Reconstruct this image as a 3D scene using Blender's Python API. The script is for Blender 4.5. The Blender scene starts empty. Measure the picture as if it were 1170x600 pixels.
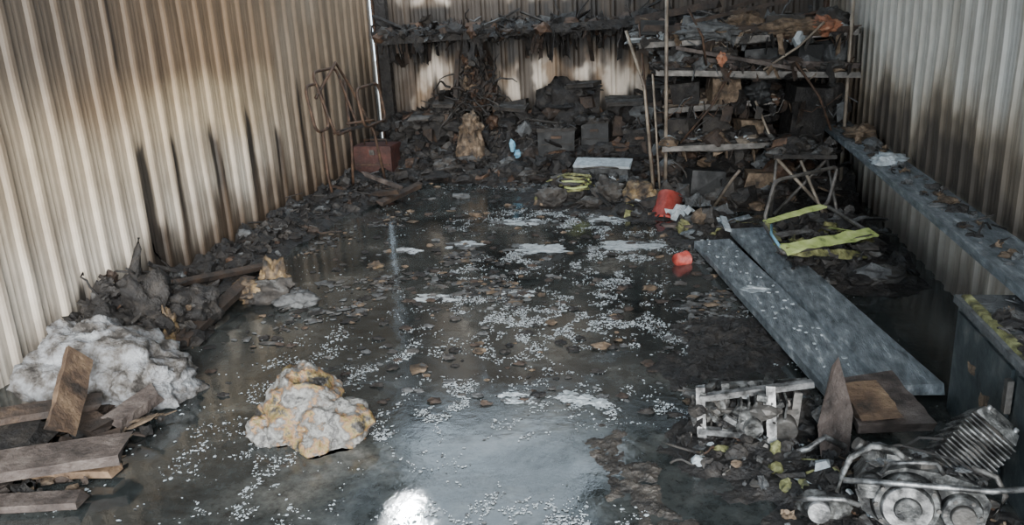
import bpy, bmesh, math, random
from mathutils import Vector, Matrix, Euler, noise
random.seed(7)
R=random
def U(a,b): return R.uniform(a,b)
def fbm(x,y,z=0.0,o=4): return noise.fractal(Vector((x,y,z)),1.0,2.0,o)
def ss(a,b,x):
    t=max(0,min(1,(x-a)/(b-a))); return t*t*(3-2*t)
def lerp(a,b,t): return tuple(a[i]*(1-t)+b[i]*t for i in range(3))

# ---------------------------------------------------------------- materials
def new_mat(name):
    m=bpy.data.materials.new(name); m.use_nodes=True
    nt=m.node_tree; nt.nodes.clear()
    o=nt.nodes.new('ShaderNodeOutputMaterial'); b=nt.nodes.new('ShaderNodeBsdfPrincipled')
    nt.links.new(b.outputs[0],o.inputs[0]); return m,nt,b
def noise_node(nt,scale,detail=6,rough=.6,stretch=None,dist=0):
    tc=nt.nodes.new('ShaderNodeTexCoord'); n=nt.nodes.new('ShaderNodeTexNoise')
    n.inputs['Scale'].default_value=scale; n.inputs['Detail'].default_value=detail
    n.inputs['Roughness'].default_value=rough; n.inputs['Distortion'].default_value=dist
    if stretch:
        mp=nt.nodes.new('ShaderNodeMapping'); mp.inputs['Scale'].default_value=stretch
        nt.links.new(tc.outputs['Object'],mp.inputs[0]); nt.links.new(mp.outputs[0],n.inputs['Vector'])
    else: nt.links.new(tc.outputs['Object'],n.inputs['Vector'])
    return n
def ramp(nt,src,stops):
    r=nt.nodes.new('ShaderNodeValToRGB'); nt.links.new(src,r.inputs[0])
    e=r.color_ramp.elements
    while len(e)<len(stops): e.new(.5)
    for i,(p,c) in enumerate(stops):
        e[i].position=p; e[i].color=(c[0],c[1],c[2],1)
    return r
def simple(name,stops,scale=12,rough=.8,metal=0,bump=.3,bscale=40,stretch=None,ash=None,ashamt=.5,rr=None):
    m,nt,b=new_mat(name)
    n=noise_node(nt,scale,stretch=stretch); r=ramp(nt,n.outputs['Fac'],stops); col=r.outputs[0]
    if ash:
        g=nt.nodes.new('ShaderNodeNewGeometry'); s=nt.nodes.new('ShaderNodeSeparateXYZ'); nt.links.new(g.outputs['Normal'],s.inputs[0])
        n2=noise_node(nt,9,8,.75)
        mr=ramp(nt,n2.outputs['Fac'],[(.5-.12*ashamt,(0,0,0)),(.72-.2*ashamt,(1,1,1))])
        mu=nt.nodes.new('ShaderNodeMath'); mu.operation='MULTIPLY'; mu.use_clamp=True
        nt.links.new(s.outputs['Z'],mu.inputs[0]); nt.links.new(mr.outputs[0],mu.inputs[1])
        mx=nt.nodes.new('ShaderNodeMixRGB'); nt.links.new(mu.outputs[0],mx.inputs[0]); nt.links.new(col,mx.inputs[1]); mx.inputs[2].default_value=(*ash,1)
        col=mx.outputs[0]
    nt.links.new(col,b.inputs['Base Color'])
    b.inputs['Metallic'].default_value=metal; b.inputs['Roughness'].default_value=rough
    if rr:
        n4=noise_node(nt,scale*1.3); r4=ramp(nt,n4.outputs['Fac'],[(.35,(rr[0],)*3),(.65,(rr[1],)*3)]); nt.links.new(r4.outputs[0],b.inputs['Roughness'])
    if bump:
        n3=noise_node(nt,bscale,stretch=stretch); bp=nt.nodes.new('ShaderNodeBump'); bp.inputs['Strength'].default_value=bump; bp.inputs['Distance'].default_value=.02
        nt.links.new(n3.outputs['Fac'],bp.inputs['Height']); nt.links.new(bp.outputs[0],b.inputs['Normal'])
    return m
M={}
M['char']=simple('charred_matter',[(.3,(.006,.006,.007)),(.55,(.016,.014,.013)),(.75,(.045,.038,.032))],14,.75,0,.8,50,rr=(.45,.9))
M['charash']=simple('charred_ashy',[(.3,(.011,.011,.012)),(.7,(.06,.052,.045))],10,.85,0,.8,45,ash=(.13,.13,.128),ashamt=.5)
M['charwood']=simple('charred_wood',[(.3,(.01,.009,.009)),(.6,(.045,.03,.022)),(.8,(.12,.075,.045))],10,.75,0,.7,30)
M['wood']=simple('scorched_wood',[(.34,(.022,.015,.011)),(.48,(.085,.052,.032)),(.7,(.21,.14,.085))],8,.7,0,.6,40)
M['greywood']=simple('weathered_board',[(.34,(.022,.017,.015)),(.5,(.065,.05,.044)),(.75,(.15,.125,.11))],9,.7,0,.6,40)
M['plank']=simple('ashy_plank',[(.3,(.05,.062,.073)),(.45,(.12,.14,.155)),(.58,(.19,.215,.235)),(.72,(.46,.49,.51))],7,.55,0,.7,30,stretch=(5,1.0,3),rr=(.3,.75))
M['ash']=simple('pale_ash',[(.3,(.22,.25,.265)),(.6,(.42,.46,.49)),(.8,(.62,.67,.70))],25,.7,0,.4,60)
M['greyash']=simple('grey_ash',[(.3,(.04,.04,.042)),(.6,(.11,.115,.118)),(.8,(.24,.25,.25))],15,.85,0,.7,50)
M['rust']=simple('burnt_steel',[(.3,(.025,.019,.016)),(.55,(.085,.05,.033)),(.8,(.20,.125,.08))],14,.65,.3,.4,50)
M['steel']=simple('sooty_steel',[(.3,(.045,.043,.04)),(.6,(.14,.13,.12)),(.8,(.30,.28,.26))],14,.5,.5,.3,60)
M['pole']=simple('scorched_pole',[(.3,(.10,.08,.065)),(.6,(.28,.235,.185)),(.8,(.42,.38,.33))],9,.5,.2,.2,60)
M['alu']=simple('sooty_aluminium',[(.40,(.02,.02,.02)),(.50,(.07,.07,.067)),(.60,(.19,.19,.185)),(.75,(.46,.46,.45))],16,.5,.4,.4,70,rr=(.3,.7))
M['chrome']=simple('dull_chrome',[(.40,(.05,.05,.05)),(.53,(.20,.20,.20)),(.72,(.5,.5,.5))],18,.38,.6,.15,70)
M['red']=simple('red_paint',[(.3,(.15,.02,.014)),(.5,(.42,.06,.045)),(.8,(.55,.2,.15))],12,.5,0,.2,40)
M['redchest']=simple('scorched_red_paint',[(.3,(.022,.013,.012)),(.5,(.055,.021,.017)),(.7,(.12,.042,.032))],9,.6,.1,.3,40)
M['orange']=simple('orange_debris',[(.3,(.09,.04,.025)),(.55,(.32,.13,.07)),(.8,(.45,.31,.22))],14,.7,0,.5,40)
M['lime']=simple('lime_webbing',[(.3,(.10,.13,.05)),(.42,(.32,.39,.12)),(.8,(.58,.64,.30))],14,.6,0,.3,60)
M['limechunk']=simple('olive_melt',[(.35,(.03,.03,.02)),(.5,(.14,.14,.055)),(.7,(.36,.36,.17))],18,.7,0,.5,60)
M['tan']=simple('scorched_tan',[(.34,(.025,.019,.015)),(.5,(.10,.07,.045)),(.72,(.27,.20,.14))],14,.8,0,.6,40)
M['blue']=simple('blue_plastic',[(.3,(.08,.2,.3)),(.7,(.25,.5,.65))],12,.5,0,.1,40)
M['black']=simple('black_enamel',[(.3,(.006,.0065,.007)),(.6,(.014,.015,.016)),(.8,(.04,.04,.042))],8,.6,0,.3,30,rr=(.5,.85))
M['darkcab']=simple('dark_cabinet_paint',[(.3,(.02,.026,.028)),(.55,(.042,.052,.054)),(.66,(.09,.095,.092)),(.76,(.30,.27,.23))],8,.4,0,.15,40,rr=(.3,.65))
M['yellowfoam']=simple('melted_yellow_foam',[(.35,(.014,.013,.012)),(.42,(.055,.05,.045)),(.46,(.18,.14,.055)),(.495,(.21,.12,.06)),(.53,(.085,.08,.073)),(.59,(.22,.22,.21)),(.65,(.06,.058,.057)),(.78,(.40,.40,.39))],8,.45,0,1.0,26,rr=(.2,.75))
M['sack']=simple('ash_white_insulation',[(.38,(.03,.026,.023)),(.46,(.105,.097,.09)),(.56,(.22,.225,.235)),(.75,(.42,.44,.46))],10,.85,0,1.0,55)
M['ochre']=simple('ochre_melt',[(.38,(.018,.015,.013)),(.5,(.085,.06,.038)),(.62,(.21,.145,.07)),(.8,(.34,.30,.24))],13,.7,0,.8,30)
M['silt']=simple('wet_silt',[(.35,(.02,.019,.018)),(.5,(.048,.042,.037)),(.7,(.10,.088,.075))],12,.4,0,.8,45,rr=(.12,.55))

def paint_mat(name,rough=.5):
    m,nt,b=new_mat(name)
    at=nt.nodes.new('ShaderNodeAttribute'); at.attribute_name='paint'
    n=noise_node(nt,5,8,.65,stretch=(1.2,1.2,.8)); r=ramp(nt,n.outputs['Fac'],[(.3,(.80,.78,.76)),(.65,(1.06,1.06,1.06))])
    mx=nt.nodes.new('ShaderNodeMixRGB'); mx.blend_type='MULTIPLY'; mx.inputs[0].default_value=1
    nt.links.new(at.outputs['Color'],mx.inputs[1]); nt.links.new(r.outputs[0],mx.inputs[2]); nt.links.new(mx.outputs[0],b.inputs['Base Color'])
    b.inputs['Roughness'].default_value=rough; b.inputs['Metallic'].default_value=.05
    n3=noise_node(nt,8,4); bp=nt.nodes.new('ShaderNodeBump'); bp.inputs['Strength'].default_value=.25; bp.inputs['Distance'].default_value=.02
    nt.links.new(n3.outputs['Fac'],bp.inputs['Height']); nt.links.new(bp.outputs[0],b.inputs['Normal'])
    return m
M['wallpaint']=paint_mat('smoke_stained_sheet_metal',.6)

# ---------------------------------------------------------------- mesh builder
ICO={}
def ico(s):
    if s not in ICO:
        bm=bmesh.new(); bmesh.ops.create_icosphere(bm,subdivisions=s,radius=1)
        ICO[s]=([v.co.copy() for v in bm.verts],[[v.index for v in f.verts] for f in bm.faces]); bm.free()
    return ICO[s]
class MB:
    def __init__(s): s.v=[];s.f=[];s.m=[];s.slots=[];s.sm=[]
    def add(s,vs,fs,mat,smooth=False):
        if mat not in s.slots: s.slots.append(mat)
        k=s.slots.index(mat); o=len(s.v); s.v+= [tuple(v) for v in vs]
        for f in fs: s.f.append([i+o for i in f]); s.m.append(k); s.sm.append(smooth)
    def box(s,c,size,rot=(0,0,0),mat='char',jit=0,top=1.0):
        E=Euler(rot).to_matrix(); c=Vector(c); vs=[]
        for z in (-.5,.5):
            t=top if z>0 else 1
            for x,y in((-.5,-.5),(.5,-.5),(.5,.5),(-.5,.5)):
                p=Vector((x*size[0]*t,y*size[1]*t,z*size[2]))
                if jit: p=Vector((p.x*(1+U(-jit,jit)),p.y*(1+U(-jit,jit)),p.z*(1+U(-jit,jit))))
                vs.append(c+E@p)
        s.add(vs,[(3,2,1,0),(4,5,6,7),(0,1,5,4),(1,2,6,5),(2,3,7,6),(3,0,4,7)],mat)
    def board(s,a,b,w,t,mat='charwood',roll=0,n=10,rag=.08,jag=.03):
        """ragged plank from a to b"""
        a=Vector(a);b=Vector(b);d=(b-a); L=d.length; d.normalize()
        up=Vector((0,0,1)) if abs(d.z)<.9 else Vector((0,1,0))
        side=d.cross(up).normalized(); up=side.cross(d).normalized()
        q=Matrix.Rotation(roll,3,d); side=q@side; up=q@up
        vs=[];fs=[]; sd=U(0,99)
        for i in range(n+1):
            u=i/n; c=a+d*(L*u)
            for sx,sy in((-1,-1),(1,-1),(1,1),(-1,1)):
                e=1+rag*fbm(sd+u*4*sx,sy*.3,sx)
                off=d*(U(-jag,jag) if i in(0,n) else 0)
                vs.append(c+side*(sx*w/2*e)+up*(sy*t/2*(1+rag*.5*fbm(sd,u*5,sx)))+off)
        for i in range(n):
            for k in range(4):
                k2=(k+1)%4; fs.append((i*4+k,i*4+k2,(i+1)*4+k2,(i+1)*4+k))
        fs.append((3,2,1,0)); fs.append(tuple(n*4+k for k in range(4)))
        s.add(vs,fs,mat)
    def tube(s,pts,r,mat='steel',seg=8,closed=False):
        pts=[Vector(p) for p in pts]; n=len(pts); vs=[];fs=[]
        ref=Vector((0.13,0.21,1)).normalized()
        for i,p in enumerate(pts):
            if closed: t=pts[(i+1)%n]-pts[i-1]
            else: t=pts[min(i+1,n-1)]-pts[max(i-1,0)]
            t.normalize(); 
            a=t.cross(ref)
            if a.length<.1: a=t.cross(Vector((1,0,0)))
            a.normalize(); b=t.cross(a)
            rr=r[i] if isinstance(r,(list,tuple)) else r
            for k in range(seg):
                th=2*math.pi*k/seg; vs.append(p+a*(rr*math.cos(th))+b*(rr*math.sin(th)))
        m=n if closed else n-1
        for i in range(m):
            j=(i+1)%n
            for k in range(seg):
                k2=(k+1)%seg; fs.append((i*seg+k,i*seg+k2,j*seg+k2,j*seg+k))
        if not closed: fs.append(tuple(range(seg))[::-1]); fs.append(tuple((n-1)*seg+k for k in range(seg)))
        s.add(vs,fs,mat,True)
    def cyl(s,a,b,r0,mat='steel',r1=None,seg=24):
        s.tube([a,b],[r0,r0 if r1 is None else r1],mat,seg)
        for i in range(1,3): s.sm[-i]=False
    def blob(s,c,rad,mat='char',sub=3,amp=.25,fr=1.6,flat=None,rot=0):
        vs,fs=ico(sub); c=Vector(c); sd=U(0,200); o=[]; E=Matrix.Rotation(rot,3,'Z')
        for v in vs:
            k=1+amp*.5*max(-1.2,min(1.2,noise.fractal(Vector((v.x*fr+sd,v.y*fr,v.z*fr)),1.2,2.0,3)))
            if sub>3:
                rg=1-abs(noise.noise(Vector((v.x*fr*2.2+sd,v.y*fr*2.2,v.z*fr*2.2))))*2
                rg2=1-abs(noise.noise(Vector((v.x*6+sd,v.y*6,v.z*6))))*2
                k+=.16*amp*rg+.07*amp*rg2+.05*noise.noise(Vector((v.x*12+sd,v.y*12,v.z*12)))
            p=Vector((v.x*rad[0]*k,v.y*rad[1]*k,v.z*rad[2]*k)); p=E@p
            p=c+p
            if flat is not None and p.z<flat: p.z=flat
            o.append(p)
        s.add(o,fs,mat,sub>3)
    def sheet(s,c,size,rot,mat,amp=.15,n=6):
        E=Euler(rot).to_matrix(); c=Vector(c); sd=U(0,99); vs=[];fs=[]
        for i in range(n+1):
            for j in range(n+1):
                x=i/n-.5;y=j/n-.5
                ed=1+ .25*fbm(sd+x*3,y*3,9)
                vs.append(c+E@Vector((x*size[0]*ed,y*size[1]*ed,amp*min(size)*fbm(sd+x*3,y*3,0)*1.5)))
        for i in range(n):
            for j in range(n):
                a=i*(n+1)+j; fs.append((a,a+1,a+n+2,a+n+1))
        s.add(vs,fs,mat)
    def heap(s,x0,x1,y0,y1,h,mat='char',step=.035):
        nx=int((x1-x0)/step);ny=int((y1-y0)/step); vs=[];idx={};fs=[]
        H=[[h(x0+i*step,y0+j*step) for j in range(ny+1)] for i in range(nx+1)]
        def vid(i,j):
            if (i,j) not in idx:
                idx[i,j]=len(vs); vs.append((min(x1,max(x0,x0+i*step+U(-.3,.3)*step)),min(y1,y0+j*step+U(-.3,.3)*step),max(-.004,H[i][j])))
            return idx[i,j]
        for i in range(nx):
            for j in range(ny):
                if max(H[i][j],H[i+1][j],H[i][j+1],H[i+1][j+1])>0.0:
                    fs.append((vid(i,j),vid(i+1,j),vid(i+1,j+1),vid(i,j+1)))
        s.add(vs,fs,mat)
    def junk(s,x0,x1,y0,y1,h,n,size=(.03,.12),pal=None,lift=.3,minh=.02):
        pal=pal or ['char']*9+['charash']*3+['greyash','rust','charwood','charwood']
        for _ in range(n):
            x=U(x0,x1);y=U(y0,y1);z=h(x,y)
            if z<minh: continue
            k=R.random(); sz=U(*size)*(.6+.8*R.random()); m=R.choice(pal)
            z+=sz*lift*U(-.3,1)
            if k<.38: s.blob((x,y,z),(sz*U(.4,1),sz*U(.4,1),sz*U(.25,.7)),m,2,1.2,1.8)
            elif k<.58: s.box((x,y,z),(sz*U(.5,1.6),sz*U(.3,1),sz*U(.1,.6)),(U(-.6,.6),U(-.6,.6),U(0,6)),m,.3)
            elif k<.76:
                a=U(0,6.28);l=sz*U(1.5,3);e=U(-.35,.5)
                s.board((x-l/2*math.cos(a),y-l/2*math.sin(a),z-.0*l),(x+l/2*math.cos(a),y+l/2*math.sin(a),z+e*l),sz*U(.2,.5),sz*.12,m,U(-.5,.5),4,.3)
            elif k<.95: s.sheet((x,y,z+.01),(sz*U(1,2),sz*U(.7,1.5)),(U(-.8,.8),U(-.8,.8),U(0,6)),m,.3)
            else:
                p=Vector((x,y,z)); pts=[p.copy()]; dd=Vector((U(-1,1),U(-1,1),U(-.2,.8))).normalized()
                for q in range(6):
                    dd=(dd+Vector((U(-.6,.6),U(-.6,.6),U(-.7,.4)))).normalized(); p=p+dd*sz*.5
                    p.z=max(p.z,.006); pts.append(p.copy())
                s.tube(pts,.004+.03*sz,m,5)
    def make(s,name,loc=(0,0,0),rot=(0,0,0),scale=1,clamp=True):
        if clamp and loc==(0,0,0):   # keep debris inside the walls
            s.v=[(max(XL+.012,min(XR-.012,x)) if XL-.2<x<XR+.2 and z>-.01 and z<HT-.15 else x, min(y,YB-.012) if y<YB+.2 and z<HT-.15 else y, z) for x,y,z in s.v]
        me=bpy.data.meshes.new(name); me.from_pydata(s.v,[],s.f); 
        for k in s.slots: me.materials.append(M[k])
        me.polygons.foreach_set('material_index',s.m); me.polygons.foreach_set('use_smooth',s.sm); me.update()
        o=bpy.data.objects.new(name,me); bpy.context.collection.objects.link(o); o.location=loc; o.rotation_euler=rot; o.scale=(scale,)*3
        return o

XL,XR,YB,HT=-3.22,1.56,9.1,3.2
YF=-0.3
# ---------------------------------------------------------------- walls
def corr(u):
    p=(u%.2)
    k=0
    if p<.07: k=ss(0,.02,p)*(1-ss(.05,.07,p))
    q=0
    for c in(.11,.155): q=max(q,1-abs(p-c)/.012) if abs(p-c)<.012 else q
    return .022*k+.004*q
def wall(name,org,ud,nrm,L,paint,zb=-.04,H=HT):
    ud=Vector(ud);nrm=Vector(nrm);org=Vector(org)
    us=[]; u=0
    while u<L: us.append(u); u+=.0125
    us.append(L)
    zs=[zb+ (1.9-zb)*i/110 for i in range(111)]+[1.9+(H-1.9)*i/12 for i in range(1,13)]
    vs=[];cols=[]
    for u in us:
        cu=corr(u)
        for z in zs:
            wob=.008*fbm(u*1.2,z*1.2,3)
            vs.append(org+ud*u+nrm*(cu-.03+wob-.012)+Vector((0,0,z))); cols.append(paint(u,z,cu))
    nz=len(zs);fs=[(i*nz+j,(i+1)*nz+j,(i+1)*nz+j+1,i*nz+j+1) for i in range(len(us)-1) for j in range(nz-1)]
    me=bpy.data.meshes.new(name); me.from_pydata(vs,[],fs); me.materials.append(M['wallpaint'])
    ca=me.color_attributes.new('paint','FLOAT_COLOR','POINT')
    flat=[]
    for c in cols: flat+= [max(0,c[0]),max(0,c[1]),max(0,c[2]),1]
    ca.data.foreach_set('color',flat); me.update()
    o=bpy.data.objects.new(name,me); bpy.context.collection.objects.link(o); return o
SOOT=(.015,.013,.012)
CREAM=(.56,.46,.34); PALE=(.62,.575,.51); BROWN=(.20,.12,.062); DKB=(.085,.058,.037); GREY=(.12,.105,.09)
streaks=[(4.62,1.0,.07),(4.98,.97,.05),(5.5,.98,.065),(6.03,1.0,.06),(6.5,.8,.05),(4.72,.5,.08),(7.0,1.1,.06),(3.9,.35,.05),(7.6,1.2,.08),(8.2,1.1,.09)]
def paint_left(u,z,c):
    y=u+YF
    col=lerp(CREAM,PALE,ss(1.0,.3,z)*.8)
    big=fbm(y*.9,z*1.1,5,3)
    b=ss(.88,1.42,z+.35*big)*ss(2.4,4.2,y)
    col=lerp(col,BROWN,min(1,b*.85))
    g=ss(1.05,1.65,z+.22*fbm(y*1.2,z,8,3))*ss(5.8,3.9,y)
    col=lerp(col,GREY,.82*g)
    col=lerp(col,(.70,.55,.36),.6*ss(.85,1.05,z+.2*big)*ss(1.50,1.25,z+.2*big)*ss(4.3,5.3,y)*ss(7.2,6,y))
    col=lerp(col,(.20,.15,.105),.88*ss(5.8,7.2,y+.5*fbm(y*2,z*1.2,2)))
    s=fbm(y*9,z*.5,7,4); col=lerp(col,DKB,.5*ss(.05,.75,s))
    s3=fbm(y*1.3,z*.5,27,3); col=lerp(col,(.28,.225,.17),.55*ss(.05,.5,s3))
    k=0
    for yc,zt,w in streaks:
        d=abs(y-yc+.03*fbm(z*2,yc,4)); ww=w*(.6+.5*ss(zt,0,z))
        k=max(k,ss(ww*1.5,ww*.6,d)*ss(zt+.05,zt-.1,z+.1*fbm(y*20,z*3,1)))
        col=lerp(col,DKB,.4*ss(ww*3.5,ww,d)*ss(zt+.2,zt-.2,z))
    d=abs(y-4.55); k=max(k,ss(.035,.015,d)*ss(1.34,1.5,z))
    col=lerp(col,SOOT,.93*k)
    lo=ss(.46,.08,z+.25*fbm(y*4,z*2,9)+.1*fbm(y*15,z,2))*ss(3.0,3.8,y)
    col=lerp(col,SOOT,.9*lo)
    lo2=ss(.75,.25,z+.3*fbm(y*2,z*2,9))*ss(4.2,5.6,y); col=lerp(col,DKB,.65*lo2)
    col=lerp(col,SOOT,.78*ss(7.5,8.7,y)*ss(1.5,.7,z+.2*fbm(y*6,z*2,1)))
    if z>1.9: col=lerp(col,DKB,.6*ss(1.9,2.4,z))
    if c>.015: col=lerp(col,BROWN,.10)
    return col
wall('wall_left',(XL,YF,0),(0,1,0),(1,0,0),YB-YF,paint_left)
def paint_back(u,z,c):
    x=u+XL
    w=.5+.5*fbm(x*3,z*2.2,21,5)
    col=lerp((.70,.62,.53),(.27,.19,.125),ss(.38,.72,w))
    edge=.26*fbm(x*2.6,0,2,4)+.14*fbm(x*9,z*2,5,3)
    top=ss(.96,1.16,z+edge)*ss(1.82,1.70,z+.5*edge)
    col=lerp(col,DKB,.92*top)
    col=lerp(col,SOOT,.95*ss(1.10,1.24,z+edge)*ss(1.78,1.68,z))
    bot=ss(.76,.56,z+edge*1.4)
    col=lerp(col,SOOT,.96*bot)
    n=.25*fbm(x*5,z*2.5,33,4)
    hole=ss(.34,.18,abs(x+2.05)+n)*1.0
    hole=max(hole,ss(.24,.12,abs(x+1.05)+n)*ss(1.1,.8,z+n))
    hole=max(hole,ss(.14,.05,abs(x+1.55)+n*.6))
    hole=max(hole,ss(-.35,-.1,x+n)*.9)
    hole=max(hole,ss(-2.72,-2.9,x+n*.6))
    hole=max(hole,ss(.28,.42,fbm(x*2.4+5,z*2,33,4)))
    col=lerp(col,(.045,.034,.026),.9*min(1,hole))
    s=fbm(x*10,z*.8,7,4); col=lerp(col,DKB,.5*ss(.2,.6,s))
    pal=ss(.40,.75,fbm(x*3+9,z*3,3,4))*ss(.0,.4,x); col=lerp(col,(.40,.36,.31),.65*pal)
    if z>1.9: col=lerp(col,DKB,.7*ss(1.9,2.3,z))
    return col
wall('wall_back',(XL,YB,0),(1,0,0),(0,-1,0),XR-XL,paint_back)
def paint_right(u,z,c):
    y=YB-u
    col=lerp((.62,.59,.53),(.58,.58,.56),ss(5.5,3.5,y))
    s=fbm(y*6,z*.5,7,4); col=lerp(col,(.36,.32,.26),.55*ss(.0,.7,s))
    e=.22*fbm(y*1.6,0,12,3)+.12*fbm(y*6,z,1,3)
    st=ss(1.26,.92,z+e)*ss(.3,.5,z); col=lerp(col,(.30,.235,.165),.8*st)
    st2=ss(1.02,.90,z+e*1.3)*ss(.3,.5,z); col=lerp(col,(.10,.078,.058),.8*st2)
    st3=ss(.84,.74,z+e*1.6); col=lerp(col,(.042,.034,.028),.78*st3*ss(.5,.58,z))
    lowg=ss(.57,.54,z); col=lerp(col,(.30,.27,.23),.85*lowg)
    col=lerp(col,(.06,.048,.04),.85*ss(.38,.04,z+.16*fbm(y*6,z*2,4)))
    col=lerp(col,(.13,.09,.06),.78*ss(6.9,8.4,y))
    k=ss(.03,.01,abs(y-5.95))*ss(.75,1.0,z)*ss(1.35,1.2,z); col=lerp(col,SOOT,.8*k)
    k=ss(.05,.02,abs(y-4.9))*ss(1.1,.9,z)*ss(.5,.6,z); col=lerp(col,SOOT,.5*k)
    return col
wall('wall_right',(XR,YB,0),(0,-1,0),(-1,0,0),YB-YF,paint_right)
# ceiling: remaining roof sheets, burnt away over the back left
b=MB()
nxx=120; nyy=110; vs=[]; ids={}; fs=[]
def covered(x,y):
    e=.9*fbm(x*1.3,y*1.3,77,5)
    return not (y>6.4+e and x<-.7+e and x>-2.9+.5*e and y<8.9)
for i in range(nxx+1):
    for j in range(nyy+1):
        x=XL+(XR-XL)*i/nxx; y=.4+(YB-.4)*j/nyy; vs.append((x,y,HT+.03+.03*(i%4<2)))
for i in range(nxx):
    for j in range(nyy):
        x=XL+(XR-XL)*(i+.5)/nxx; y=.4+(YB-.4)*(j+.5)/nyy
        hole=(x+2.51)**2+(y-6.8)**2<.12**2
        if covered(x,y) and not hole: a=i*(nyy+1)+j; fs.append((a,a+1,a+nyy+2,a+nyy+1))
b.add(vs,fs,'rust'); b.make('ceiling')
b=MB()
for y in (0.5,1.9,3.3,4.7,6.1,7.5,8.9): b.box(((XL+XR)/2,y,HT-.03),(XR-XL-.1,.05,.08),(0,0,0),'rust')
b.make('roof_purlins')

# ---------------------------------------------------------------- floor
def floor_mat():
    m,nt,b=new_mat('wet_sooty_concrete')
    n1=noise_node(nt,1.3,8,.62,dist=.4); r1=ramp(nt,n1.outputs['Fac'],[(.3,(.010,.012,.012)),(.48,(.025,.029,.029)),(.58,(.052,.055,.052)),(.72,(.125,.12,.107))])
    n2=noise_node(nt,14,9,.8); r2=ramp(nt,n2.outputs['Fac'],[(.35,(.4,.4,.4)),(.7,(1.8,1.8,1.8))])
    mx=nt.nodes.new('ShaderNodeMixRGB'); mx.blend_type='MULTIPLY'; mx.inputs[0].default_value=1
    nt.links.new(r1.outputs[0],mx.inputs[1]); nt.links.new(r2.outputs[0],mx.inputs[2]); nt.links.new(mx.outputs[0],b.inputs['Base Color'])
    n3=noise_node(nt,1.8,7,.7,dist=.8); r3=ramp(nt,n3.outputs['Fac'],[(.44,(.05,)*3),(.56,(.15,)*3),(.68,(.40,)*3)])
    nt.links.new(r3.outputs[0],b.inputs['Roughness'])
    b.inputs['IOR'].default_value=1.5
    n4=noise_node(nt,6,6,.6); bp=nt.nodes.new('ShaderNodeBump'); bp.inputs['Strength'].default_value=.12; bp.inputs['Distance'].default_value=.02
    nt.links.new(n4.outputs['Fac'],bp.inputs['Height']); nt.links.new(bp.outputs[0],b.inputs['Normal'])
    return m
M['floor']=floor_mat()
M['gravel']=simple('gravel_yard',[(.3,(.26,.23,.19)),(.7,(.48,.43,.37))],6,.9,0,.4,50)
b=MB(); b.add([(XL-.06,YF,0),(XR+.06,YF,0),(XR+.06,YB+.06,0),(XL-.06,YB+.06,0)],[(0,1,2,3)],'floor'); o=b.make('floor',clamp=False)
b=MB(); b.add([(-30,-30,-.05),(30,-30,-.05),(30,30,-.05),(-30,30,-.05)],[(0,1,2,3)],'gravel'); b.make('yard_ground',clamp=False)

# ---------------------------------------------------------------- ash flakes on the water
def flakes(name,n,mats,dens,smin,smax,hz=.006):
    b=MB(); c=0;t=0
    while c<n and t<n*60:
        t+=1; x=U(-2.7,1.3);y=U(2.1,8.2)
        if R.random()>dens(x,y): continue
        r=U(smin,smax)*(.4+1.2*R.random()**2); k=R.randint(5,6); a0=U(0,6); vs=[]
        el=U(.3,1);ang=U(0,3.14)
        for i in range(k):
            th=a0+i*6.283/k; px=r*math.cos(th)*U(.5,1.3); py=r*el*math.sin(th)*U(.5,1.3)
            vs.append((x+px*math.cos(ang)-py*math.sin(ang),y+px*math.sin(ang)+py*math.cos(ang),.002+U(0,hz*.3)))
        vs.append((x,y,.003+hz*U(.3,.8)))
        b.add(vs,[(i,(i+1)%k,k) for i in range(k)],R.choice(mats)); c+=1
    return b.make(name)
def dens1(x,y):
    f=fbm(x*1.4+3,y*1.3,4,3)+.24
    fine=fbm(x*7,y*6,2,4)
    d=ss(.2,.6,fine+.5*f)*ss(-.05,.45,f)
    fil=ss(.09,.0,abs(fbm(x*3.1+7,y*2.6,8,3)))*ss(-.2,.2,f)
    core=math.exp(-((x+.72)/.78)**2)
    return (d**1.6+.30*fil)*(.03+core)*(1-.6*ss(5.5,8,y))*(1+.6*ss(5,3.6,y))
flakes('floating_ash_flakes',22000,['ash','ash','ash','greyash'],dens1,.0035,.0085,.004)
def dens2(x,y):
    return ss(.1,.5,fbm(x*1.2+13,y*.9,9,5))*(.2+math.exp(-((x+.8)/1.1)**2))*ss(3.3,5.2,y)
flakes('charred_paper_scraps',3800,['charash','greyash','char','char','charash','greyash','tan'],dens2,.012,.045,.012)
b=MB()
for (x,y,rx,ry) in [(-.36,3.32,.11,.07),(-.66,3.32,.10,.06),(-.95,5.65,.24,.12),(-1.5,5.75,.15,.09),(-.25,5.75,.2,.10),(-1.9,5.6,.1,.07),(-1.2,6.4,.18,.1),(-.9,4.7,.1,.05),(-1.4,4.6,.12,.06),(-.5,6.5,.15,.08)]:
    for k in range(14):
        b.blob((x+U(-.8,.8)*rx,y+U(-.8,.8)*ry,.001),(rx*U(.15,.5),ry*U(.15,.5),.007),R.choice(['ash','ash','greyash']),3,1.8,2.2)
b.make('pale_ash_slurry')
def hS(x,y):
    t=(y-2.42)/.64; cx=.0-.25*t
    return .022*ss(.15,.0,abs(x-cx)+.10*fbm(x*7,y*4,3))*ss(-.5,-.1,t)*ss(1.2,.6,t+.2*fbm(x*9,y*9,1))*(.6+.9*fbm(x*16,y*16,2))-.006
b=MB(); b.heap(-.5,.3,2.1,3.3,hS,'silt',.012); b.make('silt_streak')
b=MB()
pal=['char','charash','tan','greyash','charwood','charwood','char','char']
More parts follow.
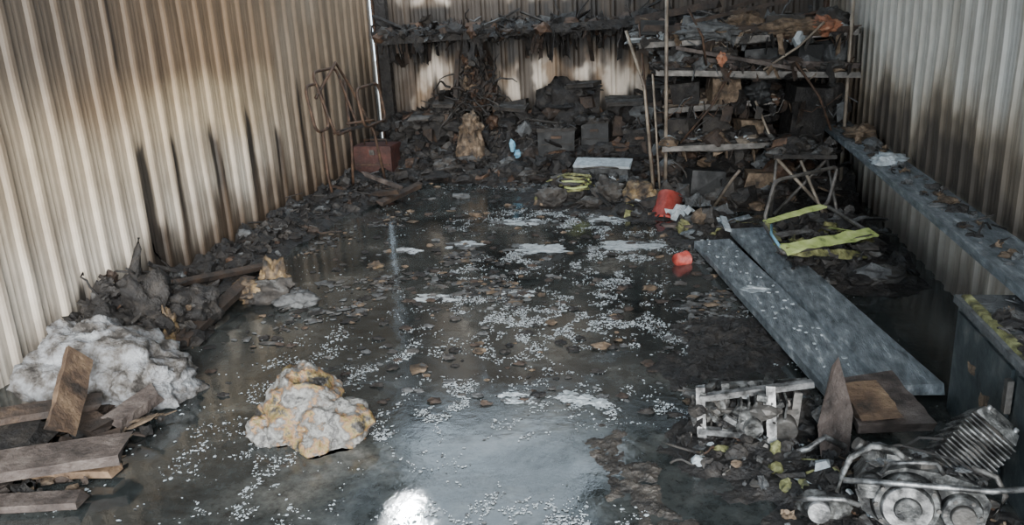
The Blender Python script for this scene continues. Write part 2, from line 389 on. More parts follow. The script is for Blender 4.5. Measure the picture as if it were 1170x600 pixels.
for _ in range(620):
    x=-.9+R.gauss(0,.9);y=U(3.2,8)
    if x<-2.6 or x>.3: continue
    s_=U(.008,.035); b.blob((x,y,s_*.15),(s_,s_*U(.4,1),s_*.35),R.choice(pal),2,1.6,1.8,0)
for (x,y,s_,m) in [(-2.0,5.2,.05,'ochre'),(-.33,3.9,.04,'tan'),(-.25,4.0,.02,'ochre'),(-.1,4.8,.04,'tan'),(-1.9,7.3,.07,'greyash'),(-1.6,6.6,.05,'tan')]:
    b.blob((x,y,s_*.3),(s_,s_*.7,s_*.4),m,3,1.4,1.6,0)
b.make('scattered_burnt_scraps')

# ---------------------------------------------------------------- rubble heaps
def hL(x,y):
    w=.42+.12*fbm(y*1.7,1,2)+.22*math.exp(-((y-3.95)/.35)**2)
    if y>6.8: w+=.15
    t=(x-XL)/w
    if t>1 : return -.02
    hh=.19+.13*math.exp(-((y-4.0)/.4)**2)
    return hh*(1-t)**.7*(.8+.6*fbm(x*6,y*6,3))*ss(3.3,3.6,y)-.005
b=MB(); b.heap(XL+.02,-2.3,3.2,8.8,hL,'char'); b.junk(XL+.05,-2.5,3.4,8.6,hL,900,(.02,.08))
b.junk(XL+.05,-2.6,3.4,4.6,hL,200,(.03,.10),['char']*9+['charash','rust','charwood'])
b.board((-2.58,3.70,.05),(-2.64,4.62,.10),.07,.05,'charwood',.3)
b.board((-2.72,3.8,.06),(-2.80,5.1,.07),.06,.04,'char',.3)
b.board((-2.95,4.2,.2),(-2.65,5.0,.08),.05,.03,'charwood',.3)
b.make('charred_rubble_heap')
def hB(x,y):
    return (.40*ss(7.75,8.7,y+.25*fbm(x*1.6,2,4)))*(.75+.7*fbm(x*3,y*3,9))-.01
PB=['char']*13+['charash']*2+['greyash','charwood','charwood','rust']
b=MB(); b.heap(XL+.02,.1,7.5,YB-.04,hB,'char'); b.junk(XL+.15,.1,7.8,8.95,hB,1300,(.04,.15),PB)
b.junk(XL+.15,-.1,8.6,9.0,lambda x,y:.38+.28*max(0,fbm(x*2.2,3,7)+.4),800,(.05,.16),PB)
# bulky burnt things in the pile
for (x,z,w,h) in [(-2.55,.42,.35,.4),(-1.62,.45,.3,.5),(-.45,.5,.35,.45),(-.1,.6,.3,.6),(-.85,.75,.25,.3),(-2.35,.6,.2,.3)]:
    b.box((x,8.78,z),(w,.3,h),(U(-.1,.1),U(-.12,.12),U(-.3,.3)),'char',.12); b.box((x,8.62,z+h*.45),(w*1.1,.3,.04),(U(-.1,.1),U(-.1,.1),U(-.3,.3)),'charash',.1)
    b.box((x+U(-.05,.05),8.6,z-.05),(w*.5,.1,h*.4),(U(-.2,.2),U(-.2,.2),U(-.3,.3)),'charwood',.2)
b.make('charred_rubble_heap')
def g2(x,y,cx,cy,sx,sy): return math.exp(-((x-cx)/sx)**2-((y-cy)/sy)**2)
def hC(x,y):
    return .17*max(g2(x,y,-.65,7.35,.5,.45),g2(x,y,-.15,6.85,.3,.3),.8*g2(x,y,.35,6.1,.3,.35))*(.9+.8*fbm(x*5,y*5,19))-.02
b=MB(); b.heap(-1.5,.9,5.5,8.2,hC,'char'); b.junk(-1.4,.9,5.6,8.1,hC,800,(.025,.09),['char']*7+['charash']*4+['greyash','tan','limechunk','ash','rust'])
b.make('mixed_rubble_heap')
def hD(x,y):
    return .38*ss(6.6,7.5,y+.2*fbm(x*2,2,4))*ss(-.25,.05,x)*(.8+.6*fbm(x*4,y*4,29))-.01
b=MB(); b.heap(-.2,XR-.03,6.4,YB-.04,hD,'char'); b.junk(-.1,XR-.08,6.6,8.9,hD,850,(.04,.15),['char']*7+['charash']*4+['greyash','tan','rust','charwood','greywood'])
b.make('charred_rubble_heap')
def hG(x,y):
    return .15*max(g2(x,y,1.1,5.15,.38,.33),g2(x,y,1.15,5.9,.35,.5))*(.9+.7*fbm(x*6,y*6,39))-.025
b=MB(); b.heap(.5,XR-.03,4.4,7,hG,'char'); b.junk(.6,XR-.1,4.6,6.9,hG,330,(.03,.10),['char']*5+['charash']*4+['greyash'])
b.make('charred_rubble_heap')
def hH(x,y):
    return .06*max(g2(x,y,.35,2.95,.28,.28),g2(x,y,.62,2.7,.35,.25),g2(x,y,.85,2.5,.3,.2))*(.9+.8*fbm(x*8,y*8,49))-.012
b=MB(); b.heap(-.3,1.12,2.2,3.5,hH,'char',.025); b.junk(-.2,1.12,2.2,3.3,hH,1200,(.01,.04),['char']*7+['charash']*4+['greyash','greyash','tan','rust','ash','limechunk','steel'],.3,.008)
b.make('ash_covered_debris')
def hI(x,y):
    return .04*max(g2(x,y,.33,4.0,.27,.38),.8*g2(x,y,.1,3.7,.17,.17))*(1+1.2*fbm(x*9,y*9,59))-.010
b=MB(); b.heap(-.2,.8,3.3,4.7,hI,'char',.02); b.junk(-.1,.6,3.5,4.5,hI,220,(.01,.03),['char'],.2,.004); b.make('soot_pile')

# ---------------------------------------------------------------- foreground lumps
b=MB()
b.blob((-2.64,3.20,.08),(.34,.22,.20),'sack',5,.9,1.3,.0,.1)
b.blob((-2.82,3.32,.17),(.17,.15,.16),'sack',5,.9,1.3,.0)
b.blob((-2.43,3.14,.05),(.21,.16,.13),'sack',5,.9,1.3,.0)
b.make('ash_covered_insulation_sack')
b=MB()
b.blob((-1.53,2.96,.03),(.185,.15,.215),'yellowfoam',5,.8,1.2,.0,.2)
b.blob((-1.40,2.88,.02),(.16,.12,.13),'yellowfoam',5,.8,1.3,.0)
b.blob((-1.66,2.88,.02),(.08,.09,.07),'yellowfoam',5,.8,1.4,.0)
b.make('melted_foam_lump')
b=MB()
b.blob((-2.47,4.62,.08),(.08,.07,.13),'ochre',4,1.4,1.6,.0)
b.blob((-2.40,4.5,.05),(.13,.08,.07),'charash',4,1.4,1.6,.0)
b.blob((-2.58,4.5,.05),(.10,.08,.06),'ochre',4,1.4,1.6,.0)
b.blob((-2.25,4.45,.03),(.10,.08,.05),'greyash',4,1.4,1.6,.0)
b.make('melted_plastic_lump')
b=MB()
b.blob((-2.85,3.85,.18),(.13,.11,.16),'char',4,1.4,1.8,.0)
b.blob((-2.66,3.74,.12),(.04,.04,.09),'ochre',4,1.4,1.8,.0)
b.blob((-2.95,3.65,.13),(.11,.11,.12),'char',4,1.4,1.8,.0)
b.blob((-2.70,4.0,.12),(.12,.12,.11),'char',4,1.4,1.8,.0)
b.tube([(-2.95,3.95,.25),(-2.96,3.96,.38),(-2.92,3.97,.50),(-2.91,3.98,.56)],[.05,.035,.02,.008],'char',7)
b.junk(-3.1,-2.65,3.6,4.2,lambda x,y:.16,260,(.025,.08),['char']*9+['charash','charwood','tan'])
b.make('charred_bundle')
b=MB()
b.board((-2.42,2.60,.14),(-2.60,3.00,.30),.12,.035,'wood',.9,8,.15)
b.board((-2.75,2.28,.10),(-2.10,2.56,.10),.16,.045,'greywood',.1,8,.12)
b.board((-2.70,2.42,.035),(-2.12,2.50,.035),.07,.03,'wood',.0,8,.12)
b.board((-2.65,2.2,.03),(-2.15,2.30,.03),.09,.03,'greywood',.0,8,.12)
b.board((-2.80,2.95,.07),(-2.35,2.75,.06),.10,.04,'charwood',.2,8,.15)
b.board((-2.35,2.80,.06),(-2.28,3.02,.10),.09,.05,'greywood',.2,8,.15)
b.board((-2.85,2.6,.16),(-2.45,2.9,.12),.09,.03,'charwood',.2,8,.15)
b.blob((-2.75,2.6,.03),(.2,.25,.08),'char',3,.6,1.8,0); b.junk(-2.9,-2.2,2.3,3.0,lambda x,y:.02,140,(.02,.06),['char','char','charwood','tan'],.2,0)
b.make('broken_lumber_pile')

# ---------------------------------------------------------------- planks
b=MB(); b.board((.30,5.66,.05),(.81,3.28,.06),.25,.045,'plank',0,26,.05)
for _ in range(50):
    t=U(0,1); x=.30+.51*t+U(-.1,.1); y=5.66-2.38*t; b.blob((x,y,.075+.01*t),(U(.005,.015),U(.005,.015),.004),'ash',1,1)
b.blob((.50,4.62,.08),(.07,.05,.010),'ash',3,1.8,2); b.make('scaffold_plank')
b=MB(); b.board((.56,5.82,.085),(1.02,3.36,.085),.235,.045,'plank',0,26,.05); b.make('scaffold_plank')
b=MB(); b.board((.80,3.33,.135),(.86,2.98,.10),.27,.05,'greywood',.05,8,.12); b.board((.76,3.2,.165),(.80,2.98,.14),.15,.02,'wood',.05,8,.2); b.make('scorched_board_offcut')
b=MB(); b.board((1.432,8.0,.565),(1.432,2.6,.565),.235,.045,'plank',0,40,.04)
b.make('wall_ledge_plank')
b=MB()
b.blob((1.42,5.7,.612),(.08,.12,.03),'ash',4,1.4,1.8)
b.blob((1.45,6.7,.63),(.09,.16,.05),'tan',4,1.4,1.8)
b.blob((1.46,6.3,.61),(.05,.1,.03),'greyash',4,1.4,1.8)
b.blob((1.46,4.6,.60),(.04,.08,.015),'tan',3,1,1.8)
b.junk(1.36,1.52,3.4,7.9,lambda x,y:.59,160,(.01,.045),['char','charash','greyash','tan'],.1)
b.make('ash_clumps_on_ledge')
b=MB()
for y in (7.4,6.1,4.8,3.6): b.box((1.485,y,.5),(.11,.03,.08),(0,0,0),'rust')
b.make('ledge_brackets')

# ---------------------------------------------------------------- cabinet at the right
b=MB()
b.box((1.325,2.76,.235),(.35,1.20,.47),(0,0,0),'darkcab')
b.box((1.325,2.76,.485),(.38,1.24,.03),(0,0,0),'greyash',.01)
b.board((1.17,3.34,.505),(1.17,2.3,.505),.03,.015,'limechunk',0,12,.5)
b.sheet((1.36,2.9,.51),(.22,.5),(0,0,.1),'charash',.1)
for y in (3.05,2.45): b.box((1.145,y,.24),(.012,.55,.42),(0,0,0),'darkcab')
b.box((1.13,2.76,.36),(.02,.03,.12),(0,0,0),'steel')
b.sheet((1.135,2.95,.22),(.10,.06),(0,1.57,.2),'tan',.05)
b.sheet((1.135,3.1,.3),(.04,.06),(0,1.57,.2),'tan',.05)
b.junk(1.17,1.5,2.4,3.3,lambda x,y:.51,80,(.01,.05),['char','charash','greyash','tan'],.1)
b.make('burnt_steel_cabinet')

# ---------------------------------------------------------------- motorcycle engine
b=MB()
def disc(c,r,t,mat,seg=28): b.cyl(c,(c[0],c[1]-t,c[2]),r,mat,r*.9,seg)
prof=[(-.22,.02),(-.25,.10),(-.2,.17),(-.08,.21),(.06,.20),(.17,.17),(.22,.1),(.2,.0),(.1,-.05),(-.1,-.06)]
vs=[(x,-.1,z) for x,z in prof]+[(x*.95,.12,z) for x,z in prof]; n=len(prof)
b.add(vs,[tuple(range(n)),tuple(range(2*n-1,n-1,-1))]+[(i,i+n,(i+1)%n+n,(i+1)%n) for i in range(n)],'alu')
disc((-.07,-.1,.07),.125,.04,'alu',36); disc((-.07,-.14,.07),.095,.02,'chrome',32); disc((-.07,-.16,.07),.05,.015,'alu',16)
disc((.12,-.1,.06),.075,.04,'alu'); disc((.12,-.14,.06),.045,.02,'steel',20)
disc((-.2,-.1,.13),.05,.03,'alu')
for k in range(10):
    a=k*.628; disc((-.07+.108*math.cos(a),-.135,.07+.108*math.sin(a)),.009,.012,'steel',8)
for k in range(6):
    a=k*1.047; disc((.12+.06*math.cos(a),-.135,.06+.06*math.sin(a)),.008,.01,'steel',8)
ax=Vector((.62,.45,.62)).normalized(); rot=Vector((0,0,1)).rotation_difference(ax).to_euler()
base=Vector((.08,.02,.15))
for k in range(13):
    c=base+ax*(.01+k*.0175)
    b.box(c,(.20-.012*(k%2),.19,.006),rot,'alu',.01)
b.cyl(base,base+ax*.25,.075,'steel')
c=base+ax*.265; b.box(c,(.18,.16,.045),rot,'alu',.03,.85)
c=base+ax*.30; b.box(c,(.11,.11,.03),rot,'alu',.03,.8)
for q in ((-.06,-.06),(.06,-.06),(-.06,.06),(.06,.06)):
    E=Euler(rot).to_matrix(); p=base+ax*.285+E@Vector((q[0],q[1],0)); b.cyl(p,p+ax*.02,.010,'chrome',seg=8)
b.tube([(-.05,-.03,.2),(-.12,-.05,.26),(-.2,-.07,.27),(-.27,-.08,.22),(-.3,-.09,.15),(-.31,-.1,.08)],.012,'alu')
b.tube([(-.30,-.16,.16),(-.1,-.17,.175),(.2,-.16,.18),(.36,-.13,.20)],.011,'chrome',10)
b.tube([(.38,-.02,.30),(.42,-.03,.24),(.41,-.05,.17),(.34,-.1,.12)],.015,'alu')
b.tube([(.14,-.1,.24),(.22,-.12,.22),(.25,-.14,.16),(.22,-.15,.07)],.011,'steel')
b.tube([(-.16,-.1,.18),(-.14,-.14,.24),(-.06,-.16,.26),(.02,-.12,.25),(.05,-.1,.2)],.008,'chrome')
b.cyl((-.14,.0,.18),(-.22,-.02,.24),.033,'alu'); b.cyl((-.22,-.02,.24),(-.25,-.025,.26),.026,'steel')
b.tube([(-.1,.05,.2),(-.02,.02,.29),(.06,.0,.3)],.006,'char',6); b.tube([(-.2,.05,.2),(-.1,-.05,.28),(.08,-.12,.27),(.2,-.1,.2)],.005,'char',6)
b.blob((-.36,-.12,.03),(.10,.06,.05),'alu',4,.4,1.6)
disc((-.38,-.17,.03),.045,.03,'chrome'); b.tube([(-.47,-.15,.05),(-.4,-.2,.09),(-.3,-.2,.10),(-.24,-.17,.07)],.010,'chrome')
b.box((-.1,.02,.215),(.1,.1,.02),(0,.1,.2),'alu',.1); b.box((.0,-.05,.205),(.08,.05,.03),(0,.1,.4),'steel',.1)
for _ in range(60): b.blob((U(-.2,.2),U(-.08,.1),U(.17,.22)),(U(.008,.03),U(.008,.03),.01),R.choice(['char','charash','greyash']),2,1.2,1.8)
b.make('motorcycle_engine',(.82,2.52,.055),(-.12,.0,-.12),.84)

# ---------------------------------------------------------------- aluminium frame chunk
b=MB()
def bar(p,q,w,t,mat='alu',roll=0): b.board(p,q,w,t,mat,roll,6,.06,.004)
bar((.13,2.98,.06),(.33,2.94,.07),.03,.025,'chrome'); bar((.13,2.98,.2),(.56,3.06,.24),.03,.025,'chrome')
bar((.14,2.98,.03),(.13,3.0,.24),.035,.025,'chrome'); bar((.40,2.93,.04),(.39,2.98,.26),.035,.03,'chrome')
bar((.48,2.98,.05),(.5,3.02,.22),.03,.025,'steel'); bar((.24,3.05,.06),(.23,3.08,.22),.03,.03)
bar((.13,3.0,.13),(.5,3.0,.15),.025,.02,'steel'); bar((.2,3.15,.17),(.56,3.18,.19),.03,.02)
bar((.14,2.98,.21),(.2,3.18,.18),.025,.02); bar((.36,2.95,.22),(.42,3.2,.2),.04,.02)
bar((.28,2.96,.1),(.44,2.96,.2),.02,.02); bar((.2,3.15,.02),(.2,3.16,.17),.025,.02,'steel'); bar((.5,3.17,.02),(.51,3.17,.19),.025,.02,'steel')
bar((.30,3.0,.21),(.33,3.12,.12),.03,.03,'chrome'); bar((.22,2.95,.14),(.36,2.96,.05),.02,.02,'chrome')
for k in range(7): b.box((.28+.028*k,3.02,.16),(.008,.14,.09),(0,.1,0),'alu')
b.cyl((.33,2.92,.10),(.33,3.0,.11),.035,'alu'); b.cyl((.19,3.0,.15),(.19,3.06,.16),.04,'alu'); b.cyl((.45,2.94,.09),(.45,3.0,.1),.045,'steel')
b.blob((.42,3.10,.06),(.15,.09,.10),'char',4,1.4,2,0); b.blob((.25,3.10,.05),(.12,.08,.09),'char',4,1.4,2,0)
b.tube([(.44,2.86,.03),(.52,2.84,.08),(.58,2.88,.11),(.66,2.9,.06)],.012,'chrome')
b.junk(.1,.6,2.95,3.15,lambda x,y:U(.04,.17),110,(.02,.06),['char','char','charash','steel','alu'])
b.make('aluminium_machine_frame')
b=MB(); 
vs=[(.57,2.86,.02),(.68,2.92,.02),(.69,2.98,.02),(.58,2.93,.02),(.60,2.93,.38),(.625,2.96,.40),(.63,2.98,.38),(.6,2.95,.36),(.55,2.87,.16),(.69,2.95,.18),(.69,2.98,.18),(.56,2.91,.16)]
b.add(vs,[(0,1,9,8),(1,2,10,9),(2,3,11,10),(3,0,8,11),(8,9,5,4),(9,10,6,5),(10,11,7,6),(11,8,4,7),(4,5,6,7)],'greywood'); b.make('splintered_board')

# ---------------------------------------------------------------- lawn chair
b=MB()
def arc(p,n=6,r=.06):
    out=[];P=[Vector(q) for q in p];m=len(P)
    for i in range(m):
        a=P[i]+(P[i-1]-P[i]).normalized()*r; c=P[i]+(P[(i+1)%m]-P[i]).normalized()*r
        for k in range(n+1):
            t=k/n; out.append(a*(1-t)**2+P[i]*2*t*(1-t)+c*t*t)
    return out
b.tube(arc([(.66,4.78,.24),(1.24,5.14,.25),(1.08,5.82,.27),(.62,5.45,.25)]),.014,'steel',8,True)
b.tube(arc([(.62,5.45,.25),(1.08,5.82,.27),(1.16,5.95,.52),(.70,5.60,.50)]),.013,'steel',8,True)
b.tube(arc([(.72,4.85,.04),(1.3,5.2,.04),(1.15,5.75,.05),(.7,5.45,.05)]),.014,'charash',8,True)
b.tube([(.66,4.8,.24),(.95,5.3,.1),(1.15,5.8,.03)],.012,'rust'); b.tube([(1.24,5.14,.25),(.95,5.3,.14),(.68,5.5,.03)],.012,'rust')
b.board((.67,4.80,.265),(1.23,5.16,.265),.09,.006,'lime',.35,18,.6); b.board((.64,5.44,.26),(1.06,5.80,.28),.05,.006,'lime',.3,14,.4)
b.board((.66,4.95,.25),(1.0,5.12,.22),.04,.005,'lime',-.3,12,.6); b.board((.64,5.1,.26),(.9,5.3,.24),.05,.005,'charash',.3,12,.4)
b.board((.70,4.80,.25),(1.2,5.1,.14),.05,.005,'limechunk',.8,14,.8)
b.board((1.18,5.16,.26),(1.05,5.5,.2),.04,.006,'lime',.4,8,.5); b.board((.66,5.0,.26),(.64,5.4,.26),.04,.006,'limechunk',.4,8,.5)
b.tube([(.66,5.35,.26),(.63,5.1,.27),(.66,4.85,.25)],.009,'blue',7)
b.junk(.7,1.2,4.9,5.7,lambda x,y:.16,90,(.03,.09),['char']*4+['charash']*3+['limechunk'])
b.make('webbed_lawn_chair')
b=MB()
b.box((1.02,6.85,.475),(.46,.6,.03),(0,.03,.05),'charash',.04)
for y in (6.6,7.1):
    b.tube([(.82,y,.47),(1.24,y,.01)],.014,'pole'); b.tube([(1.22,y,.47),(.83,y,.01)],.014,'steel')
    b.tube([(.83,y,.47),(.8,y-.03,.01)],.012,'steel')
b.tube([(.83,6.6,.2),(.83,7.1,.2)],.01,'steel'); b.tube([(1.0,6.55,.45),(1.18,6.35,.02)],.012,'pole'); b.tube([(1.2,6.6,.45),(1.25,6.2,.02)],.012,'steel')
b.junk(.82,1.22,6.6,7.1,lambda x,y:.50,60,(.03,.11),['char']*4+['charash']*3+['rust','greyash'])
b.make('folding_work_table')

# ---------------------------------------------------------------- storage rack
b=MB()
for (x,y,m) in ((-.02,7.05,'pole'),(1.42,7.15,'pole'),(-.02,8.1,'rust'),(1.42,8.3,'rust')): b.tube([(x,y,0),(x,y,2.1)],.015,m)
b.tube([(-.12,7.0,.1),(-.2,7.05,1.0),(-.35,7.1,1.45)],.013,'pole'); b.tube([(-.1,7.1,.0),(-.25,7.3,1.5)],.01,'rust'); b.tube([(-.06,6.98,.0),(-.13,7.0,1.1)],.009,'pole')
def shelf(z,x0,x1,y0,y1,tl=0,m='charash'):
    for i in range(4):
        yy=y0+(y1-y0)*(i+.5)/4; b.board((x0,yy,z+U(-.02,.02)),(x1+U(-.1,.05),yy,z+tl+U(-.03,.03)),(y1-y0)/4*.85,.025,R.choice([m,'charwood','char']),0,18,.3)
    b.tube([(x0,y0,z-.02),((x0+x1)/2,y0,z-.05+tl/2),(x1,y0,z+tl-.02)],.016,'steel'); b.tube([(x0,y1,z-.02),(x1,y1,z+tl-.02)],.014,'rust')
    b.box(((x0+x1)/2,y0-.012,z+tl/2-.02),(x1-x0,.012,.045),(0,-tl/(x1-x0),0),'steel',.02)
shelf(.50,-.05,.85,7.0,7.9,.02); shelf(1.12,-.1,1.5,7.1,7.9,-.07); shelf(1.34,-.25,1.5,7.2,8.0,.04); shelf(.78,.0,.9,7.3,8.1,.06)
P2=['char']*5+['charash']*5+['greyash','greyash','greyash','tan','tan','rust','charwood','charwood','greywood','pole','ash']
b.junk(.0,.82,7.0,7.9,lambda x,y:.53,260,(.03,.11),P2)
b.junk(-.1,1.45,7.1,7.9,lambda x,y:1.13-.04*x+.05*max(0,fbm(x*3,1)),460,(.03,.12),P2)
b.junk(-.3,1.45,7.2,8.0,lambda x,y:1.37+.10*fbm(x*3,y*3),560,(.03,.13),P2)
b.junk(.0,.85,7.3,8.1,lambda x,y:.82,260,(.03,.12),P2)
b.junk(.0,1.4,7.6,8.9,lambda x,y:U(.3,1.0),420,(.05,.14),['char']*6+['charash']*2+['charwood'])
# bulky burnt goods on the shelves
for z0,lst in ((.53,[(.12,.2,.16),(.4,.22,.2),(.68,.2,.14)]),(.82,[(.15,.22,.18),(.45,.25,.22),(.75,.18,.15)]),(1.13,[(.05,.2,.14),(.35,.25,.16),(.75,.28,.13),(1.1,.2,.15),(1.32,.15,.16)]),(1.39,[(-.1,.22,.12),(.25,.28,.14),(.6,.2,.16),(.95,.3,.12),(1.3,.2,.14)])):
    for x,w,h in lst:
        m=R.choice(['char','charash','charash','greyash','tan','black'])
        if R.random()<.5: b.box((x,7.32,z0+h/2),(w,.22,h),(U(-.08,.08),U(-.15,.15),U(-.4,.4)),m,.15)
        else: b.blob((x,7.32,z0+h*.45),(w*.55,.13,h*.6),m,4,1.2,1.6)
for _ in range(120):
    x=U(-.25,1.42); z=R.choice([1.36,1.12,.8,.5]); y=U(7.0,7.4); l=U(.03,.16)
    b.board((x,y,z),(x+U(-.04,.04),y+U(-.04,.04),z-l),U(.02,.08),.006,R.choice(['char','charash','tan','char','charwood','greyash']),U(0,3),4,.6)
for _ in range(18):
    x=U(-.2,1.2);z=R.choice([1.4,1.15,.85]);p=[(x+.05*k+U(-.02,.02),U(7.05,7.2),z-U(.0,.1)-.06*math.sin(k*.7)) for k in range(7)]
    b.tube(p,.005,R.choice(['char','rust','greyash','steel','pole']),5)
for (x0,z0,x1,z1,m) in [(.1,.52,.5,1.1,'rust'),(.75,1.1,1.2,1.45,'pole'),(.3,1.15,.15,1.6,'rust'),(.9,.2,.7,.85,'pole'),(1.3,.6,1.0,1.15,'rust')]:
    b.tube([(x0,7.05,z0),((x0+x1)/2+.04,7.03,(z0+z1)/2),(x1,7.08,z1)],.010,m,6)
b.blob((1.22,7.22,1.42),(.09,.12,.06),'orange',4,1.4,1.8); b.blob((.42,7.06,1.2),(.035,.03,.05),'orange',3,1.4,1.8)
b.blob((1.02,7.2,1.42),(.20,.1,.06),'tan',4,1.4,1.8); b.blob((.3,7.15,1.42),(.2,.1,.05),'greyash',4,1.4,1.8)
b.board((-.2,7.2,1.46),(1.45,7.2,1.38),.07,.05,'charwood',0,18,.4); b.board((.1,7.2,1.20),(1.5,7.12,1.10),.06,.04,'greywood',0,14,.4)
b.board((.05,7.1,1.30),(1.0,7.05,1.10),.05,.03,'greywood',0,14,.4); b.board((.2,7.1,1.5),(.9,7.15,1.62),.04,.03,'charwood',0,14,.4)
b.blob((1.35,7.6,.75),(.14,.2,.16),'charash',4,1.4,1.8); b.box((.75,7.0,.22),(.25,.2,.12),(0,0,.1),'tan',.2)
b.box((.3,7.0,.2),(.3,.25,.2),(0,.1,.2),'black',.15); b.box((1.15,7.5,.7),(.3,.3,.5),(.05,.1,.2),'char',.12)
b.make('collapsed_storage_rack')

# back shelf
b=MB()
b.board((XL+.22,8.75,1.42),(.45,8.7,1.50),.5,.04,'char',0,30,.12)
b.board((XL+.22,8.5,1.40),(.45,8.45,1.50),.05,.08,'char',0,30,.3)
b.board((-.3,8.4,1.50),(.45,8.1,1.62),.10,.07,'charwood',0,12,.1)
b.board((.5,8.2,1.55),(1.0,8.2,1.70),.05,.04,'charwood',0,10,.1)
b.junk(XL+.25,.4,8.45,8.95,lambda x,y:1.45+.09*fbm(x*1.5,2),800,(.04,.14),['char']*8+['charash']*2+['charwood','charwood','rust'])
for _ in range(300):
    x=U(XL+.25,.4); l=U(.03,.20)*(1.5 if fbm(x*2,1,1)>0 else .4); y=U(8.45,8.95)
    b.board((x,y,1.44),(x+U(-.05,.05),y+U(-.03,.03),1.44-l),U(.015,.09),.008,R.choice(['char','char','char','charwood']),U(0,3),5,.6)
for x in (-2.9,-1.9,-.8,.2): b.board((x,9.02,1.1),(x,8.55,1.40),.04,.04,'charwood',0,5,.1)
b.make('charred_wall_shelf')
b=MB(); b.box((XL+.13,YB-.12,HT/2),(.12,.1,HT-.1),(0,0,0),'char'); b.box((XL+.05,YB-.12,HT/2),(.02,.14,HT-.1),(0,0,0),'rust'); b.make('corner_post')
b=MB(); b.box((XR-.09,YB-.5,1.3),(.05,.05,2.6),(0,0,0),'rust'); b.make('corner_post')

# ---------------------------------------------------------------- things along the back wall
b=MB()
b.box((-2.98,8.12,.19),(.40,.28,.30),(0,0,-.03),'redchest',.02); b.box((-2.98,8.12,.365),(.42,.30,.05),(0,0,-.03),'redchest',.02)
b.box((-2.98,7.965,.33),(.05,.02,.05),(0,0,0),'steel'); b.tube([(-3.1,8.1,.39),(-3.1,8.1,.44),(-2.86,8.1,.44),(-2.86,8.1,.39)],.01,'rust')
b.box((-2.98,7.975,.2),(.36,.01,.015),(0,0,-.03),'rust')
b.make('red_tool_chest')
b=MB()
b.blob((-2.02,8.35,.26),(.14,.13,.32),'tan',5,.6,1.2,.03); b.blob((-2.0,8.32,.54),(.08,.08,.10),'tan',4,1.4,1.8); b.blob((-2.15,8.25,.12),(.2,.12,.08),'charash',4,1.4,1.8,0)
b.make('melted_barrel')
b=MB()
for _ in range(55):
    p=Vector((-2.0+U(-.3,.3),8.6+U(-.1,.15),U(.4,.95))); pts=[p.copy()]; dd=Vector((U(-.6,.6),U(-.2,.2),U(-.6,1))).normalized(); rr=[.014]
    for q in range(6):
        dd=(dd+Vector((U(-.7,.7),U(-.3,.3),U(-.7,.4)))).normalized(); p=p+dd*.06; p.y=min(p.y,8.95); pts.append(p.copy()); rr.append(.014*(1-q/8))
    b.tube(pts,rr,R.choice(['char','char','charwood','charash']),5)
for _ in range(110):
    z=U(.35,1.2); w=.30*(1.35-z); b.sheet((-2.0+U(-w,w),8.65+U(-.1,.15),z),(U(.08,.2),U(.08,.2)),(U(0,3),U(0,3),U(0,3)),R.choice(['char','char','charash','charwood','rust','tan']),.4)
b.board((-2.3,8.6,.2),(-2.2,8.75,1.25),.05,.04,'charwood'); b.board((-1.7,8.6,.2),(-1.95,8.75,1.15),.05,.04,'charwood'); b.board((-2.4,8.6,.4),(-1.8,8.7,1.0),.04,.03,'char')
b.make('tangled_burnt_debris')
def chest(x,y,w,d,h,rz,m='black',lid=True):
    b=MB(); b.box((0,0,h/2),(w,d,h),(0,0,0),m,.06)
    if lid: b.box((0,0,h+.015),(w*1.06,d*1.06,.035),(0,0,0),'charash',.04)
    for k in (.33,.66): b.box((0,-d/2-.006,h*k),(w*.9,.012,.012),(0,0,0),'charash')
    b.box((0,-d/2-.015,h*.85),(w*.3,.02,.025),(0,0,0),'rust')
    b.junk(-w/2,w/2,-d/2,d/2,lambda x,y:h+.03,32,(.03,.09),['char']*3+['charash'])
    return b.make('metal_storage_box',(x,y,.08),(0,0,rz))
chest(-1.12,8.40,.36,.3,.38,.05); chest(-.72,8.45,.28,.3,.44,-.08); chest(-1.5,8.6,.25,.25,.25,.2)
chest(-.3,8.45,.30,.3,.34,.1,'char')
b=MB(); b.blob((-1.05,8.72,.66),(.27,.2,.24),'char',4,.8,1.5); b.tube([(-1.05+.27*math.cos(k*.3),8.70,.62+.25*math.sin(k*.3)) for k in range(11)],.02,'charash',7)
b.cyl((-1.05,8.7,.4),(-1.05,8.72,.6),.2,'char',.24,20); b.junk(-1.3,-.8,8.55,8.85,lambda x,y:.8,50,(.03,.12),['char']*4+['charash']); b.make('burnt_drum')
b=MB(); b.box((-.62,7.85,.14),(.52,.22,.12),(.15,.03,-.05),'greyash',.04); b.box((-.62,7.84,.21),(.54,.24,.02),(.15,.03,-.05),'ash',.05); b.tube([(-.8,7.72,.18),(-.62,7.7,.2),(-.44,7.72,.18)],.01,'steel'); b.make('ash_covered_metal_case')
b=MB(); b.blob((-1.55,8.15,.34),(.025,.025,.07),'blue',3,1,1.6); b.blob((-1.5,8.15,.26),(.035,.025,.035),'blue',3,1,1.6); b.make('blue_plastic_bottle')
b=MB(); b.blob((-.24,6.85,.12),(.12,.11,.11),'ochre',4,1.0,1.5,.0); b.blob((-.12,6.8,.08),(.07,.07,.08),'ochre',4,1,1.5,.0); b.make('melted_plastic_lump')
b=MB()
for k in range(14):
    cx,cy,cz=-.80+U(-.05,.05),7.05+U(-.04,.04),.14+.008*k; r_=U(.08,.13)
    b.tube([(cx+r_*math.cos(t*.5),cy+r_*.8*math.sin(t*.5),cz+U(-.01,.01)) for t in range(12)],.010,R.choice(['limechunk','limechunk','lime','charash']),6)
